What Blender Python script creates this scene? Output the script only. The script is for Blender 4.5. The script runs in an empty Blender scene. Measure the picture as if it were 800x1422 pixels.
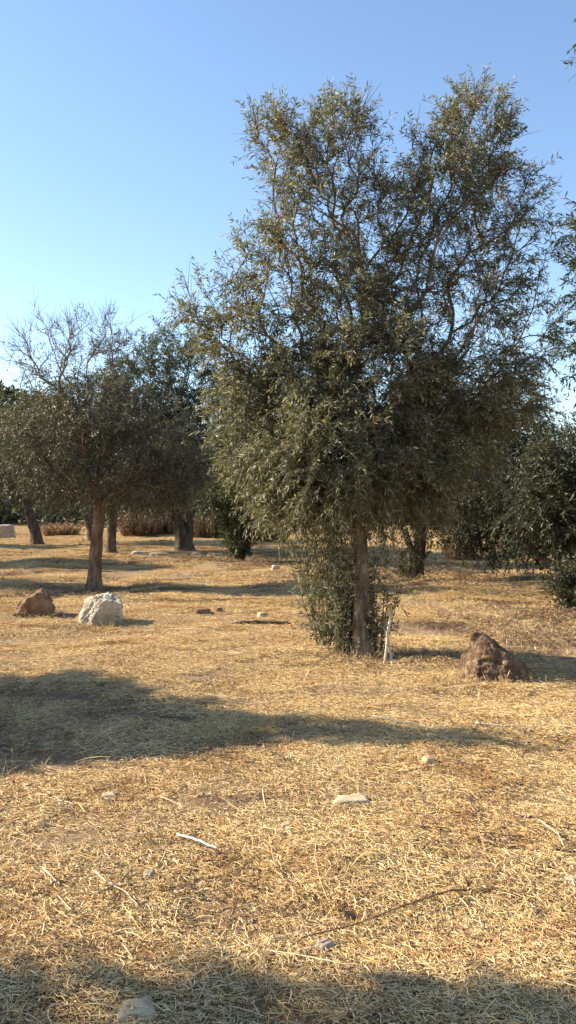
import bpy, math, random
import numpy as np
from mathutils import Vector, noise as mnoise

# ------------------------------------------------------------------ camera, sky, sun, exposure
sc = bpy.context.scene
F = 1183.0                      # focal length in photo pixels (800 x 1422)
CH = 1.55                       # eye height
PITCH = math.atan(21.0 / F)     # horizon 21 px above the middle
cam = bpy.data.cameras.new('camera')
cam.sensor_fit = 'VERTICAL'
cam.sensor_height = 36.0
cam.lens = 36.0 * F / 1422.0
cam.clip_end = 5000
camo = bpy.data.objects.new('camera', cam)
sc.collection.objects.link(camo)
camo.location = (0, 0, CH)
camo.rotation_euler = (math.pi / 2 - PITCH, 0, 0)
sc.camera = camo

SUN_EL = math.radians(31)
SUN_BACK = math.radians(13)     # sun stands left of the view and this far beyond it
w = bpy.data.worlds.new('World')
sc.world = w
w.use_nodes = True
nt = w.node_tree
nt.nodes.clear()
sky = nt.nodes.new('ShaderNodeTexSky')
sky.sky_type = 'NISHITA'
sky.sun_disc = False
sky.sun_elevation = SUN_EL
sky.sun_rotation = -(math.pi / 2 - SUN_BACK)
sky.air_density = 1.0
sky.dust_density = 0.25
sky.ozone_density = 2.2
bg = nt.nodes.new('ShaderNodeBackground')
bg.inputs['Strength'].default_value = 0.10
wo = nt.nodes.new('ShaderNodeOutputWorld')
nt.links.new(sky.outputs[0], bg.inputs[0])
nt.links.new(bg.outputs[0], wo.inputs[0])

sun = bpy.data.lights.new('sun', 'SUN')
sun.energy = 5.0
sun.angle = math.radians(0.55)
sun.color = (1.0, 0.89, 0.73)
suno = bpy.data.objects.new('sun', sun)
sc.collection.objects.link(suno)
sv = Vector((-math.cos(SUN_BACK) * math.cos(SUN_EL), math.sin(SUN_BACK) * math.cos(SUN_EL), math.sin(SUN_EL)))
suno.rotation_euler = sv.to_track_quat('Z', 'Y').to_euler()
suno.location = (-20, 5, 20)

sc.view_settings.view_transform = 'Standard'
sc.view_settings.look = 'None'
sc.view_settings.gamma = 1
sc.view_settings.exposure = 1.4
sc.render.engine = 'CYCLES'

# ------------------------------------------------------------------ helpers
C = sc.collection
def rng_(s): return np.random.default_rng(s)

def ray(px, py):
    u = (px - 400) / F
    v = (711 - py) / F
    return np.array([u, math.cos(PITCH) + v * math.sin(PITCH), -math.sin(PITCH) + v * math.cos(PITCH)])
def P(px, py, d):
    """the point seen at a photo pixel, d metres in front"""
    r = ray(px, py)
    return np.array([0, 0, CH]) + r * (d / r[1])

def vnoise(x, y, seed=0):
    x = np.asarray(x, float); y = np.asarray(y, float)
    xi = np.floor(x).astype(np.int64); yi = np.floor(y).astype(np.int64)
    fx = x - xi; fy = y - yi
    fx = fx * fx * (3 - 2 * fx); fy = fy * fy * (3 - 2 * fy)
    def h(a, b):
        n = (a * 374761393 + b * 668265263 + seed * 974711) & 0x7fffffff
        n = ((n ^ (n >> 13)) * 1274126177) & 0x7fffffff
        return ((n ^ (n >> 16)) & 0xffff) / 65535.0
    return (h(xi, yi) * (1 - fx) + h(xi + 1, yi) * fx) * (1 - fy) + (h(xi, yi + 1) * (1 - fx) + h(xi + 1, yi + 1) * fx) * fy - 0.5

def height(x, y):
    x = np.asarray(x, float); y = np.asarray(y, float)
    near = np.exp(-np.maximum(y - 30, 0) / 30.0)
    z = 0.10 * vnoise(x / 3.1, y / 2.3, 1) + 0.050 * vnoise(x / 0.9, y / 0.6, 2) + 0.03 * vnoise(x / 0.34, y / 0.25, 3)
    z = z + (0.06 * vnoise(x / 2.0, y / 0.7, 5) + (0.05 + 0.05 / (1 + np.exp(-(x - 0.8) * 2))) * vnoise(x / 0.75, y / 0.45, 6)) * np.clip((y - 7) / 4, 0, 1)
    z = z + 0.13 * vnoise(x / 1.5, y / 0.30, 8) / (1 + np.exp(-(x - 1.2) * 3)) * np.clip((y - 8.3) / 1.5, 0, 1) * np.clip((20 - y) / 5, 0, 1)
    far = np.maximum(np.hypot(x, y) - 60, 0)
    return z * near + 1.2 * vnoise(x / 40, y / 40, 4) * np.clip(far / 60, 0, 1)
def hz(x, y): return float(height(x, y))

def G(px, py):
    """ground point seen at a photo pixel"""
    r = ray(px, py)
    z = 0.0
    for _ in range(6):
        t = (z - CH) / r[2]
        p = np.array([0, 0, CH]) + r * t
        z = hz(p[0], p[1])
    return p

def mesh_np(name, verts, quads=None, tris=None, col=None, mats=(), qmat=None, tmat=None, smooth=False):
    verts = np.asarray(verts, np.float32)
    me = bpy.data.meshes.new(name)
    nq = 0 if quads is None else len(quads)
    ntr = 0 if tris is None else len(tris)
    me.vertices.add(len(verts))
    me.vertices.foreach_set('co', verts.ravel())
    loops = []
    if nq: loops.append(np.asarray(quads, np.int32).ravel())
    if ntr: loops.append(np.asarray(tris, np.int32).ravel())
    loops = np.concatenate(loops)
    me.loops.add(len(loops))
    me.loops.foreach_set('vertex_index', loops)
    me.polygons.add(nq + ntr)
    starts = np.concatenate([np.arange(nq) * 4, nq * 4 + np.arange(ntr) * 3]).astype(np.int32)
    tot = np.concatenate([np.full(nq, 4), np.full(ntr, 3)]).astype(np.int32)
    me.polygons.foreach_set('loop_start', starts)
    me.polygons.foreach_set('loop_total', tot)
    mi = np.zeros(nq + ntr, np.int32)
    if qmat is not None and nq: mi[:nq] = qmat
    if tmat is not None and ntr: mi[nq:] = tmat
    me.polygons.foreach_set('material_index', mi)
    me.polygons.foreach_set('use_smooth', np.full(nq + ntr, smooth, bool))
    if col is not None:
        a = me.attributes.new('col', 'FLOAT_COLOR', 'POINT')
        c4 = np.ones((len(verts), 4), np.float32); c4[:, :3] = col
        a.data.foreach_set('color', c4.ravel())
    for m in mats: me.materials.append(m)
    me.update(calc_edges=True)
    me.validate()
    return me

def obj(name, me, parent=None, kind=None):
    o = bpy.data.objects.new(name, me)
    C.objects.link(o)
    if parent is not None: o.parent = parent
    if kind: o['kind'] = kind
    return o
def tag(o, label, cat, group=None):
    o['label'] = label; o['category'] = cat
    if group: o['group'] = group
    return o
def thing(name, label, cat, loc, group=None):
    o = bpy.data.objects.new(name, None)
    o.empty_display_size = 0.2
    C.objects.link(o)
    o.location = loc
    return tag(o, label, cat, group)

# ------------------------------------------------------------------ materials
def mat(name):
    m = bpy.data.materials.new(name)
    m.use_nodes = True
    n = m.node_tree
    n.nodes.clear()
    out = n.nodes.new('ShaderNodeOutputMaterial')
    b = n.nodes.new('ShaderNodeBsdfPrincipled')
    n.links.new(b.outputs[0], out.inputs['Surface'])
    return m, n, b, out
def ramp(n, stops):
    r = n.nodes.new('ShaderNodeValToRGB')
    e = r.color_ramp.elements
    while len(e) < len(stops): e.new(0.5)
    for k, (p, c) in enumerate(stops):
        e[k].position = p
        e[k].color = (*c, 1)
    return r
def tex_noise(n, scale, detail=4, rough=0.55, coord='Object', stretch=None):
    tc = n.nodes.new('ShaderNodeTexCoord')
    t = n.nodes.new('ShaderNodeTexNoise')
    t.inputs['Scale'].default_value = scale
    t.inputs['Detail'].default_value = detail
    t.inputs['Roughness'].default_value = rough
    if stretch:
        mp = n.nodes.new('ShaderNodeMapping')
        mp.inputs['Scale'].default_value = stretch
        n.links.new(tc.outputs[coord], mp.inputs[0]); n.links.new(mp.outputs[0], t.inputs['Vector'])
    else:
        n.links.new(tc.outputs[coord], t.inputs['Vector'])
    return t
def bump(n, b, src, strength, dist):
    bp = n.nodes.new('ShaderNodeBump')
    bp.inputs['Strength'].default_value = strength
    bp.inputs['Distance'].default_value = dist
    n.links.new(src, bp.inputs['Height'])
    n.links.new(bp.outputs[0], b.inputs['Normal'])
    return bp

def leaf_material(name, trans=0.3, rough=0.42):
    m, n, b, out = mat(name)
    at = n.nodes.new('ShaderNodeAttribute'); at.attribute_name = 'col'
    n.links.new(at.outputs['Color'], b.inputs['Base Color'])
    b.inputs['Roughness'].default_value = rough
    b.inputs['Specular IOR Level'].default_value = 0.5
    tr = n.nodes.new('ShaderNodeBsdfTranslucent')
    mx = n.nodes.new('ShaderNodeMix'); mx.data_type = 'RGBA'; mx.blend_type = 'MULTIPLY'
    mx.inputs[0].default_value = 1.0
    n.links.new(at.outputs['Color'], mx.inputs[6]); mx.inputs[7].default_value = (1.3, 1.25, 0.8, 1)
    n.links.new(mx.outputs[2], tr.inputs[0])
    ms = n.nodes.new('ShaderNodeMixShader'); ms.inputs[0].default_value = trans
    n.links.new(b.outputs[0], ms.inputs[1]); n.links.new(tr.outputs[0], ms.inputs[2])
    n.links.new(ms.outputs[0], out.inputs['Surface'])
    return m
def attr_material(name, rough=0.7, spec=0.3, var=0.0):
    m, n, b, out = mat(name)
    at = n.nodes.new('ShaderNodeAttribute'); at.attribute_name = 'col'
    n.links.new(at.outputs['Color'], b.inputs['Base Color'])
    b.inputs['Roughness'].default_value = rough
    b.inputs['Specular IOR Level'].default_value = spec
    return m
def bark_material(name, dark, mid, pale, scale=14):
    m, n, b, out = mat(name)
    t = tex_noise(n, scale, 6, 0.65, stretch=(1, 1, 0.28))
    r = ramp(n, [(0.3, dark), (0.5, mid), (0.72, pale)])
    n.links.new(t.outputs['Fac'], r.inputs[0])
    n.links.new(r.outputs[0], b.inputs['Base Color'])
    b.inputs['Roughness'].default_value = 0.92
    b.inputs['Specular IOR Level'].default_value = 0.15
    t2 = tex_noise(n, scale * 4, 5, 0.7, stretch=(1, 1, 0.35))
    bump(n, b, t2.outputs['Fac'], 0.9, 0.012)
    return m
def rock_material(name, c1, c2, c3, scale=5, lich=None, bd=0.04):
    m, n, b, out = mat(name)
    t = tex_noise(n, scale, 8, 0.62)
    r = ramp(n, [(0.32, c1), (0.5, c2), (0.66, c3)])
    n.links.new(t.outputs['Fac'], r.inputs[0])
    src = r.outputs[0]
    if lich:
        t3 = tex_noise(n, scale * 2.2, 4, 0.6)
        r3 = ramp(n, [(0.56, (0, 0, 0)), (0.64, (1, 1, 1))])
        n.links.new(t3.outputs['Fac'], r3.inputs[0])
        mx = n.nodes.new('ShaderNodeMix'); mx.data_type = 'RGBA'
        n.links.new(r3.outputs[0], mx.inputs[0]); n.links.new(src, mx.inputs[6]); mx.inputs[7].default_value = (*lich, 1)
        src = mx.outputs[2]
    n.links.new(src, b.inputs['Base Color'])
    b.inputs['Roughness'].default_value = 0.9
    b.inputs['Specular IOR Level'].default_value = 0.2
    t2 = tex_noise(n, scale * 9, 8, 0.7)
    bump(n, b, t2.outputs['Fac'], 1.0, bd)
    return m

M_leaf = leaf_material('olive_leaf', 0.42, 0.45)
M_leaf2 = leaf_material('dull_leaf', 0.25, 0.5)
M_twig = attr_material('twig', 0.85, 0.2)
M_straw = leaf_material('straw', 0.15, 0.55)
_n = M_straw.node_tree
_g = _n.nodes.new('ShaderNodeNewGeometry')
_t = _n.nodes.new('ShaderNodeTexNoise'); _t.inputs['Scale'].default_value = 1.6; _t.inputs['Detail'].default_value = 6; _t.inputs['Roughness'].default_value = .65
_n.links.new(_g.outputs['Position'], _t.inputs['Vector'])
_r = ramp(_n, [(.32, (.66, .54, .46)), (.43, (.96, .90, .83)), (.58, (1.0, 1.0, .98)), (.68, (1.08, 1.08, 1.1))])
_n.links.new(_t.outputs['Fac'], _r.inputs[0])
_m = _n.nodes.new('ShaderNodeMix'); _m.data_type = 'RGBA'; _m.blend_type = 'MULTIPLY'; _m.inputs[0].default_value = 1
_a = [x for x in _n.nodes if x.type == 'ATTRIBUTE'][0]; _b = [x for x in _n.nodes if x.type == 'BSDF_PRINCIPLED'][0]
_n.links.new(_a.outputs['Color'], _m.inputs[6]); _n.links.new(_r.outputs[0], _m.inputs[7]); _n.links.new(_m.outputs[2], _b.inputs['Base Color'])
M_bark = bark_material('olive_bark', (0.05, 0.035, 0.024), (0.16, 0.115, 0.08), (0.36, 0.29, 0.22))
M_bark_red = bark_material('almond_bark', (0.06, 0.035, 0.022), (0.19, 0.12, 0.075), (0.33, 0.23, 0.15), 11)
M_bark_dark = bark_material('old_bark', (0.03, 0.022, 0.016), (0.085, 0.062, 0.045), (0.18, 0.14, 0.11), 9)
M_rock_white = rock_material('limestone', (0.26, 0.20, 0.14), (0.54, 0.47, 0.36), (0.70, 0.63, 0.51), 5, (0.34, 0.28, 0.22))
M_rock_brown = rock_material('brown_rock', (0.15, 0.085, 0.05), (0.30, 0.18, 0.10), (0.42, 0.28, 0.17), 7)
M_rock_rough = rock_material('pitted_rock', (0.10, 0.058, 0.034), (0.21, 0.13, 0.076), (0.33, 0.215, 0.13), 9, (0.42, 0.30, 0.20))
M_stone = rock_material('pale_stone', (0.40, 0.28, 0.165), (0.54, 0.40, 0.25), (0.66, 0.53, 0.36), 18, bd=.006)
M_stone_grey = rock_material('grey_stone', (0.25, 0.20, 0.15), (0.36, 0.30, 0.23), (0.48, 0.41, 0.33), 12, bd=.008)

# ------------------------------------------------------------------ ground
def axis(parts):
    out = []
    for a, b, n in parts: out += list(np.linspace(a, b, n, endpoint=False))
    out.append(parts[-1][1])
    return np.array(out)
gx = axis([(-1500, -300, 8), (-300, -60, 20), (-60, -16, 44), (-16, -7, 60), (-7, 7, 190), (7, 16, 60), (16, 60, 44), (60, 300, 20), (300, 1500, 8)])
gy = axis([(-300, -30, 14), (-30, -4, 26), (-4, 1.5, 30), (1.5, 12, 170), (12, 26, 120), (26, 60, 80), (60, 300, 30), (300, 3000, 14)])
X, Y = np.meshgrid(gx, gy)
Z = height(X, Y)
nx, ny = len(gx), len(gy)
idx = np.arange(nx * ny).reshape(ny, nx)
q = np.stack([idx[:-1, :-1], idx[:-1, 1:], idx[1:, 1:], idx[1:, :-1]], -1).reshape(-1, 4)
m, n, b, out = mat('dry_ground')
t1 = tex_noise(n, 0.7, 6, 0.6)
t2 = tex_noise(n, 14, 8, 0.7)
r1 = ramp(n, [(0.33, (0.25, 0.16, 0.098)), (0.5, (0.36, 0.245, 0.148)), (0.66, (0.46, 0.33, 0.20))])
r2 = ramp(n, [(0.3, (0.45, 0.42, 0.38)), (0.7, (1.1, 1.1, 1.08))])
n.links.new(t1.outputs['Fac'], r1.inputs[0]); n.links.new(t2.outputs['Fac'], r2.inputs[0])
mx = n.nodes.new('ShaderNodeMix'); mx.data_type = 'RGBA'; mx.blend_type = 'MULTIPLY'; mx.inputs[0].default_value = 1
n.links.new(r1.outputs[0], mx.inputs[6]); n.links.new(r2.outputs[0], mx.inputs[7])
n.links.new(mx.outputs[2], b.inputs['Base Color'])
b.inputs['Roughness'].default_value = 0.95
b.inputs['Specular IOR Level'].default_value = 0.1
t3 = tex_noise(n, 30, 8, 0.75)
bump(n, b, t3.outputs['Fac'], 1.0, 0.03)
gme = mesh_np('ground', np.stack([X, Y, Z], -1).reshape(-1, 3), quads=q, mats=(m,), smooth=True)
# straw density per vertex (per square metre of ground)
Rr = np.hypot(X, Y)
dens = np.where(Y > -3, np.interp(Rr, [0, 5, 9, 16, 28, 46, 55], [26, 26, 20, 13, 8, 5, 0]), 0)
dens = dens * np.clip(1.0 + 1.8 * vnoise(X / 0.8, Y / 0.5, 31) + 1.0 * vnoise(X / 2.6, Y / 1.5, 32), 0.32, 1.9)
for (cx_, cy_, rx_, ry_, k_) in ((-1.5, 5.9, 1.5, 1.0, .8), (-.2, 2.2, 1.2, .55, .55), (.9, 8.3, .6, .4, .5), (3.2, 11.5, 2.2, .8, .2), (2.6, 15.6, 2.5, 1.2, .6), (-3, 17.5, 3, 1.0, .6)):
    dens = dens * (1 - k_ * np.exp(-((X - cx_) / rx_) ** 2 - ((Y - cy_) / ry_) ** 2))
dens = np.where(np.abs(X) > 0.7 * np.maximum(Y, 0) + 9, 0, dens)
lit_d = 0.5 * np.clip(vnoise(X / .5, Y / .35, 61) + .02, 0, 1) * 6
for (tx, ty, tr_) in ((.75, 8.2, .55), (-3.3, 14.5, 1.2), (2.3, 15.8, 1.6), (-2.8, 23.5, 2.5), (-1.2, 20.5, 1.3), (4.1, 12, 1.2), (-1, 5.6, 2.0), (1.9, 8.0, .7), (2.6, 9.6, .9), (3.4, 10.8, 1.0)):  # litter under trees; closing spots darken the ground as streaky shade right of trunk
    lit_d = lit_d + (9 if tr_ < 1.9 else .8) * np.exp(-((X - tx) ** 2 + (Y - ty) ** 2) / tr_ ** 2)
lit_d = np.where((Rr < 30) & (Y > -1) & (np.abs(X) < .6 * np.maximum(Y, 0) + 3), lit_d, 0)
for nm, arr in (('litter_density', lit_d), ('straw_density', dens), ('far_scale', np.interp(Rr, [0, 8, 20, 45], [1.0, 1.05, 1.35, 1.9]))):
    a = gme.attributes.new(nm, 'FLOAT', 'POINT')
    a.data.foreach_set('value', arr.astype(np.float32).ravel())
ground = obj('ground', gme, kind='structure')

# ------------------------------------------------------------------ tubes
def tube_arrays(pts, rad, sides, cap=False, rough=0.0, rg=None):
    pts = np.asarray(pts, float); rad = np.asarray(rad, float)
    k = len(pts)
    tan = np.gradient(pts, axis=0)
    tan /= np.linalg.norm(tan, axis=1, keepdims=True) + 1e-9
    ov = pts[-1] - pts[0]
    ref = np.eye(3)[np.argmin(np.abs(ov))]
    u = np.cross(tan, ref); u /= np.linalg.norm(u, axis=1, keepdims=True) + 1e-9
    v = np.cross(tan, u)
    a = np.linspace(0, 2 * math.pi, sides, endpoint=False)
    rr = np.repeat(rad[:, None], sides, 1)
    if rough and rg is not None:
        rr = rr * (1 + rough * rg.normal(0, 1, rr.shape))
    V = pts[:, None, :] + rr[..., None] * (np.cos(a)[None, :, None] * u[:, None, :] + np.sin(a)[None, :, None] * v[:, None, :])
    V = V.reshape(-1, 3)
    i = np.arange(k - 1)[:, None] * sides; j = np.arange(sides)[None, :]
    j2 = (j + 1) % sides
    Q = np.stack([i + j, i + j2, i + sides + j2, i + sides + j], -1).reshape(-1, 4)
    T = np.zeros((0, 3), int)
    if cap:
        V = np.vstack([V, pts[-1:], pts[:1]])
        t = (k - 1) * sides
        T = np.stack([t + j[0], t + j2[0], np.full(sides, k * sides)], -1)
        T2 = np.stack([j2[0], j[0], np.full(sides, k * sides + 1)], -1)
        T = np.vstack([T, T2])
    return V, Q, T
class Acc:
    def __init__(s): s.V = []; s.Q = []; s.T = []; s.c = []; s.n = 0
    def add(s, V, Q, T=None, col=None):
        s.V.append(V)
        if len(Q): s.Q.append(Q + s.n)
        if T is not None and len(T): s.T.append(T + s.n)
        if col is not None: s.c.append(np.broadcast_to(col, (len(V), 3)))
        s.n += len(V)
    def mesh(s, name, mats, smooth=True):
        return mesh_np(name, np.vstack(s.V), np.vstack(s.Q) if s.Q else None, np.vstack(s.T) if s.T else None,
                       np.vstack(s.c) if s.c else None, mats, smooth=smooth)

# ------------------------------------------------------------------ trees
OLIVE = [((0.074, 0.078, 0.037), 0.32), ((0.125, 0.126, 0.064), 0.28), ((0.27, 0.265, 0.20), 0.27), ((0.155, 0.145, 0.055), 0.09), ((0.20, 0.135, 0.065), 0.04)]
DARK = [((0.035, 0.050, 0.018), 0.55), ((0.060, 0.075, 0.028), 0.30), ((0.12, 0.13, 0.075), 0.12), ((0.15, 0.11, 0.05), 0.03)]
DEEP_SHADE = [((0.030, 0.038, 0.017), 0.58), ((0.052, 0.057, 0.027), 0.33), ((0.11, 0.10, 0.065), 0.09)]  # leaf colours darkened to carry the shade on the right-hand trees
DULL = [((0.068, 0.070, 0.040), 0.42), ((0.11, 0.108, 0.064), 0.30), ((0.20, 0.185, 0.13), 0.20), ((0.16, 0.11, 0.06), 0.08)]

def norm(v): return v / (np.linalg.norm(v, axis=-1, keepdims=True) + 1e-9)

def sprays(S, D, L, droop, K, leaf_len, leaf_w, palette, rg, twig_col=(0.13, 0.10, 0.07), twig_r=0.0022, hang=0.3):
    """leafy twigs: start S, direction D, length L; K leaves each. Returns verts, quads, colours, material index per quad"""
    T = len(S)
    D = norm(D)
    def at(t): # t: (T,) or scalar
        t = np.asarray(t)
        if t.ndim == 0: t = np.full(T, float(t))
        p = S + D * (L * t)[:, None]
        p[:, 2] -= droop * L * t * t
        return p
    # twig tubes, three rings, three sides
    ref = norm(rg.normal(0, 1, (T, 3)))
    u = norm(np.cross(D, ref)); v = np.cross(D, u)
    rings = []
    for t, r in ((0, 1.5), (0.5, 1.0), (1, 0.5)):
        c = at(t)
        for a in (0, 2.094, 4.189):
            rings.append(c + twig_r * r * (math.cos(a) * u + math.sin(a) * v))
    TV = np.stack(rings, 1)
    qs = []
    for i in (0, 3):
        for j in range(3):
            qs.append([i + j, i + (j + 1) % 3, i + 3 + (j + 1) % 3, i + 3 + j])
    TQ = (np.array(qs)[None] + (np.arange(T) * 9)[:, None, None]).reshape(-1, 4)
    V = [TV.reshape(-1, 3)]; Q = [TQ]; Cc = [np.broadcast_to(np.array(twig_col), (T * 9, 3)) * rg.uniform(0.7, 1.3, (T * 9, 1))]
    MI = [np.ones(len(TQ), int)]
    base = T * 9
    if K > 0:
        t = (np.arange(K) + 0.5) / K
        t = 0.08 + 0.92 * np.clip(t[None, :] + rg.normal(0, 0.04, (T, K)), 0, 1)
        B = S[:, None, :] + D[:, None, :] * (L[:, None] * t)[..., None]
        B[..., 2] -= droop[:, None] * L[:, None] * t * t
        tang = D[:, None, :] + np.zeros((1, K, 1))
        tang = tang.copy(); tang[..., 2] -= 2 * droop[:, None] * t
        tang = norm(tang)
        sgn = np.where(np.arange(K) % 2 == 0, 1.0, -1.0)[None, :]
        ang = (np.arange(K) // 2) * 1.57
        side = (np.cos(ang)[None, :, None] * u[:, None, :] + np.sin(ang)[None, :, None] * v[:, None, :]) * sgn[..., None]
        ld = norm(tang * rg.uniform(0.4, 1.1, (T, K, 1)) + side * rg.uniform(0.5, 1.0, (T, K, 1)) + rg.normal(0, 0.28, (T, K, 3)) + np.array([0, 0, -hang]))
        ld = ld.reshape(-1, 3); B = B.reshape(-1, 3)
        N = len(B)
        nr = norm(np.cross(ld, norm(rg.normal(0, 1, (N, 3)) + np.array([0, 0, 0.0]))))
        wd = np.cross(ld, nr)
        ll = leaf_len * rg.uniform(0.65, 1.2, (N, 1)); lw = leaf_w * rg.uniform(0.75, 1.2, (N, 1)) * 0.5
        mid = B + ld * ll * 0.48
        LV = np.stack([B, mid + wd * lw + nr * lw * 0.35, B + ld * ll, mid - wd * lw + nr * lw * 0.35], 1).reshape(-1, 3)
        LQ = (np.arange(4)[None] + (np.arange(N) * 4)[:, None]) + base
        cols = np.array([c for c, _ in palette]); pr = np.array([p for _, p in palette]); pr = pr / pr.sum()
        ci = rg.choice(len(cols), N, p=pr)
        tw = np.repeat(rg.uniform(0.8, 1.2, T), K)[:, None]
        lc = cols[ci] * rg.uniform(0.75, 1.3, (N, 1)) * tw
        V.append(LV); Q.append(LQ); Cc.append(np.repeat(lc, 4, 0)); MI.append(np.zeros(N, int))
    return np.vstack(V), np.vstack(Q), np.vstack(Cc), np.concatenate(MI)

def grow(trunk, pts, rg, fork, bf=0.38, step=0.13):
    """trunk: (n,4) x y z r. pts: attraction points. returns positions, parents, tips"""
    tp = []
    for a, b in zip(trunk[:-1], trunk[1:]):
        nn = max(1, int(math.ceil(np.linalg.norm(b[:3] - a[:3]) / step)))
        for k in range(nn): tp.append(a + (b - a) * k / nn)
    tp.append(trunk[-1])
    tp = np.array(tp)
    cap = len(tp) + len(pts) * 30
    pos = np.zeros((cap, 3)); par = np.full(cap, -1); pl = np.zeros(cap); dr = np.zeros((cap, 3)); ok = np.zeros(cap, bool)
    cnt = len(tp)
    pos[:cnt] = tp[:, :3]; par[1:cnt] = np.arange(cnt - 1)
    dr[:cnt] = norm(np.gradient(tp[:, :3], axis=0))
    pl[1:cnt] = np.cumsum(np.linalg.norm(np.diff(tp[:, :3], axis=0), axis=1))
    ok[:cnt] = tp[:, 2] >= fork
    ok[cnt - 1] = True
    fp = pos[:cnt][ok[:cnt]].mean(0)
    order = np.argsort(np.linalg.norm(pts - fp, axis=1) + rg.normal(0, 0.15, len(pts)))
    tips = []
    for pi in order:
        p = pts[pi]
        c = np.nonzero(ok[:cnt])[0]
        v = p - pos[c]
        d = np.linalg.norm(v, axis=1) + 1e-6
        cosv = (v * dr[c]).sum(1) / d
        cost = d * (1 + 0.55 * (1 - cosv)) + bf * pl[c]
        k = c[np.argmin(cost)]
        dist = np.linalg.norm(p - pos[k])
        nn = min(28, max(1, int(math.ceil(dist / step))))
        ctrl = pos[k] + dr[k] * dist * 0.4 + rg.normal(0, 0.05, 3) * dist
        prev = k
        for i in range(1, nn + 1):
            t = i / nn
            q_ = (1 - t) ** 2 * pos[k] + 2 * t * (1 - t) * ctrl + t * t * p
            if i < nn: q_ = q_ + rg.normal(0, 0.012, 3)
            pos[cnt] = q_; par[cnt] = prev
            dr[cnt] = norm(q_ - pos[prev]); pl[cnt] = pl[prev] + np.linalg.norm(q_ - pos[prev]); ok[cnt] = True
            prev = cnt; cnt += 1
        tips.append(prev)
    return tp, pos[:cnt], par[:cnt], np.array(tips), order

def trunk_mesh(tp, rg, sides=22, ridg=0.10, flare=0.55, seed=0):
    """bark-ridged trunk through tp (n,4) with a flared foot, slightly below the ground"""
    L = np.concatenate([[0], np.cumsum(np.linalg.norm(np.diff(tp[:, :3], axis=0), axis=1))])
    nn = max(8, int(L[-1] / 0.035))
    s = np.linspace(0, L[-1], nn)
    pts = np.stack([np.interp(s, L, tp[:, k]) for k in range(4)], 1)
    for k in range(3):
        pts[:, k] += 0.012 * np.array([mnoise.noise(Vector((x * 2.3, k * 9.1 + seed, 1.7))) for x in s])
    r = pts[:, 3] * (1 + flare * np.exp(-s / 0.10) + 0.16 * flare * np.exp(-s / 0.35))
    V, Q, T = tube_arrays(pts[:, :3], r, sides, cap=True)
    c = np.repeat(pts[:, :3], sides, 0)
    a = np.tile(np.linspace(0, 2 * math.pi, sides, endpoint=False), nn); ss = np.repeat(s, sides)
    disp = np.array([mnoise.fractal(Vector((math.cos(x) * 1.9 + seed, math.sin(x) * 1.9, y * 3.4)), 0.8, 2.1, 4) for x, y in zip(a, ss)])
    n0 = nn * sides
    V[:n0] = c + (V[:n0] - c) * (1 + ridg * disp * 1.6)[:, None]
    return V, Q, T

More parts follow.
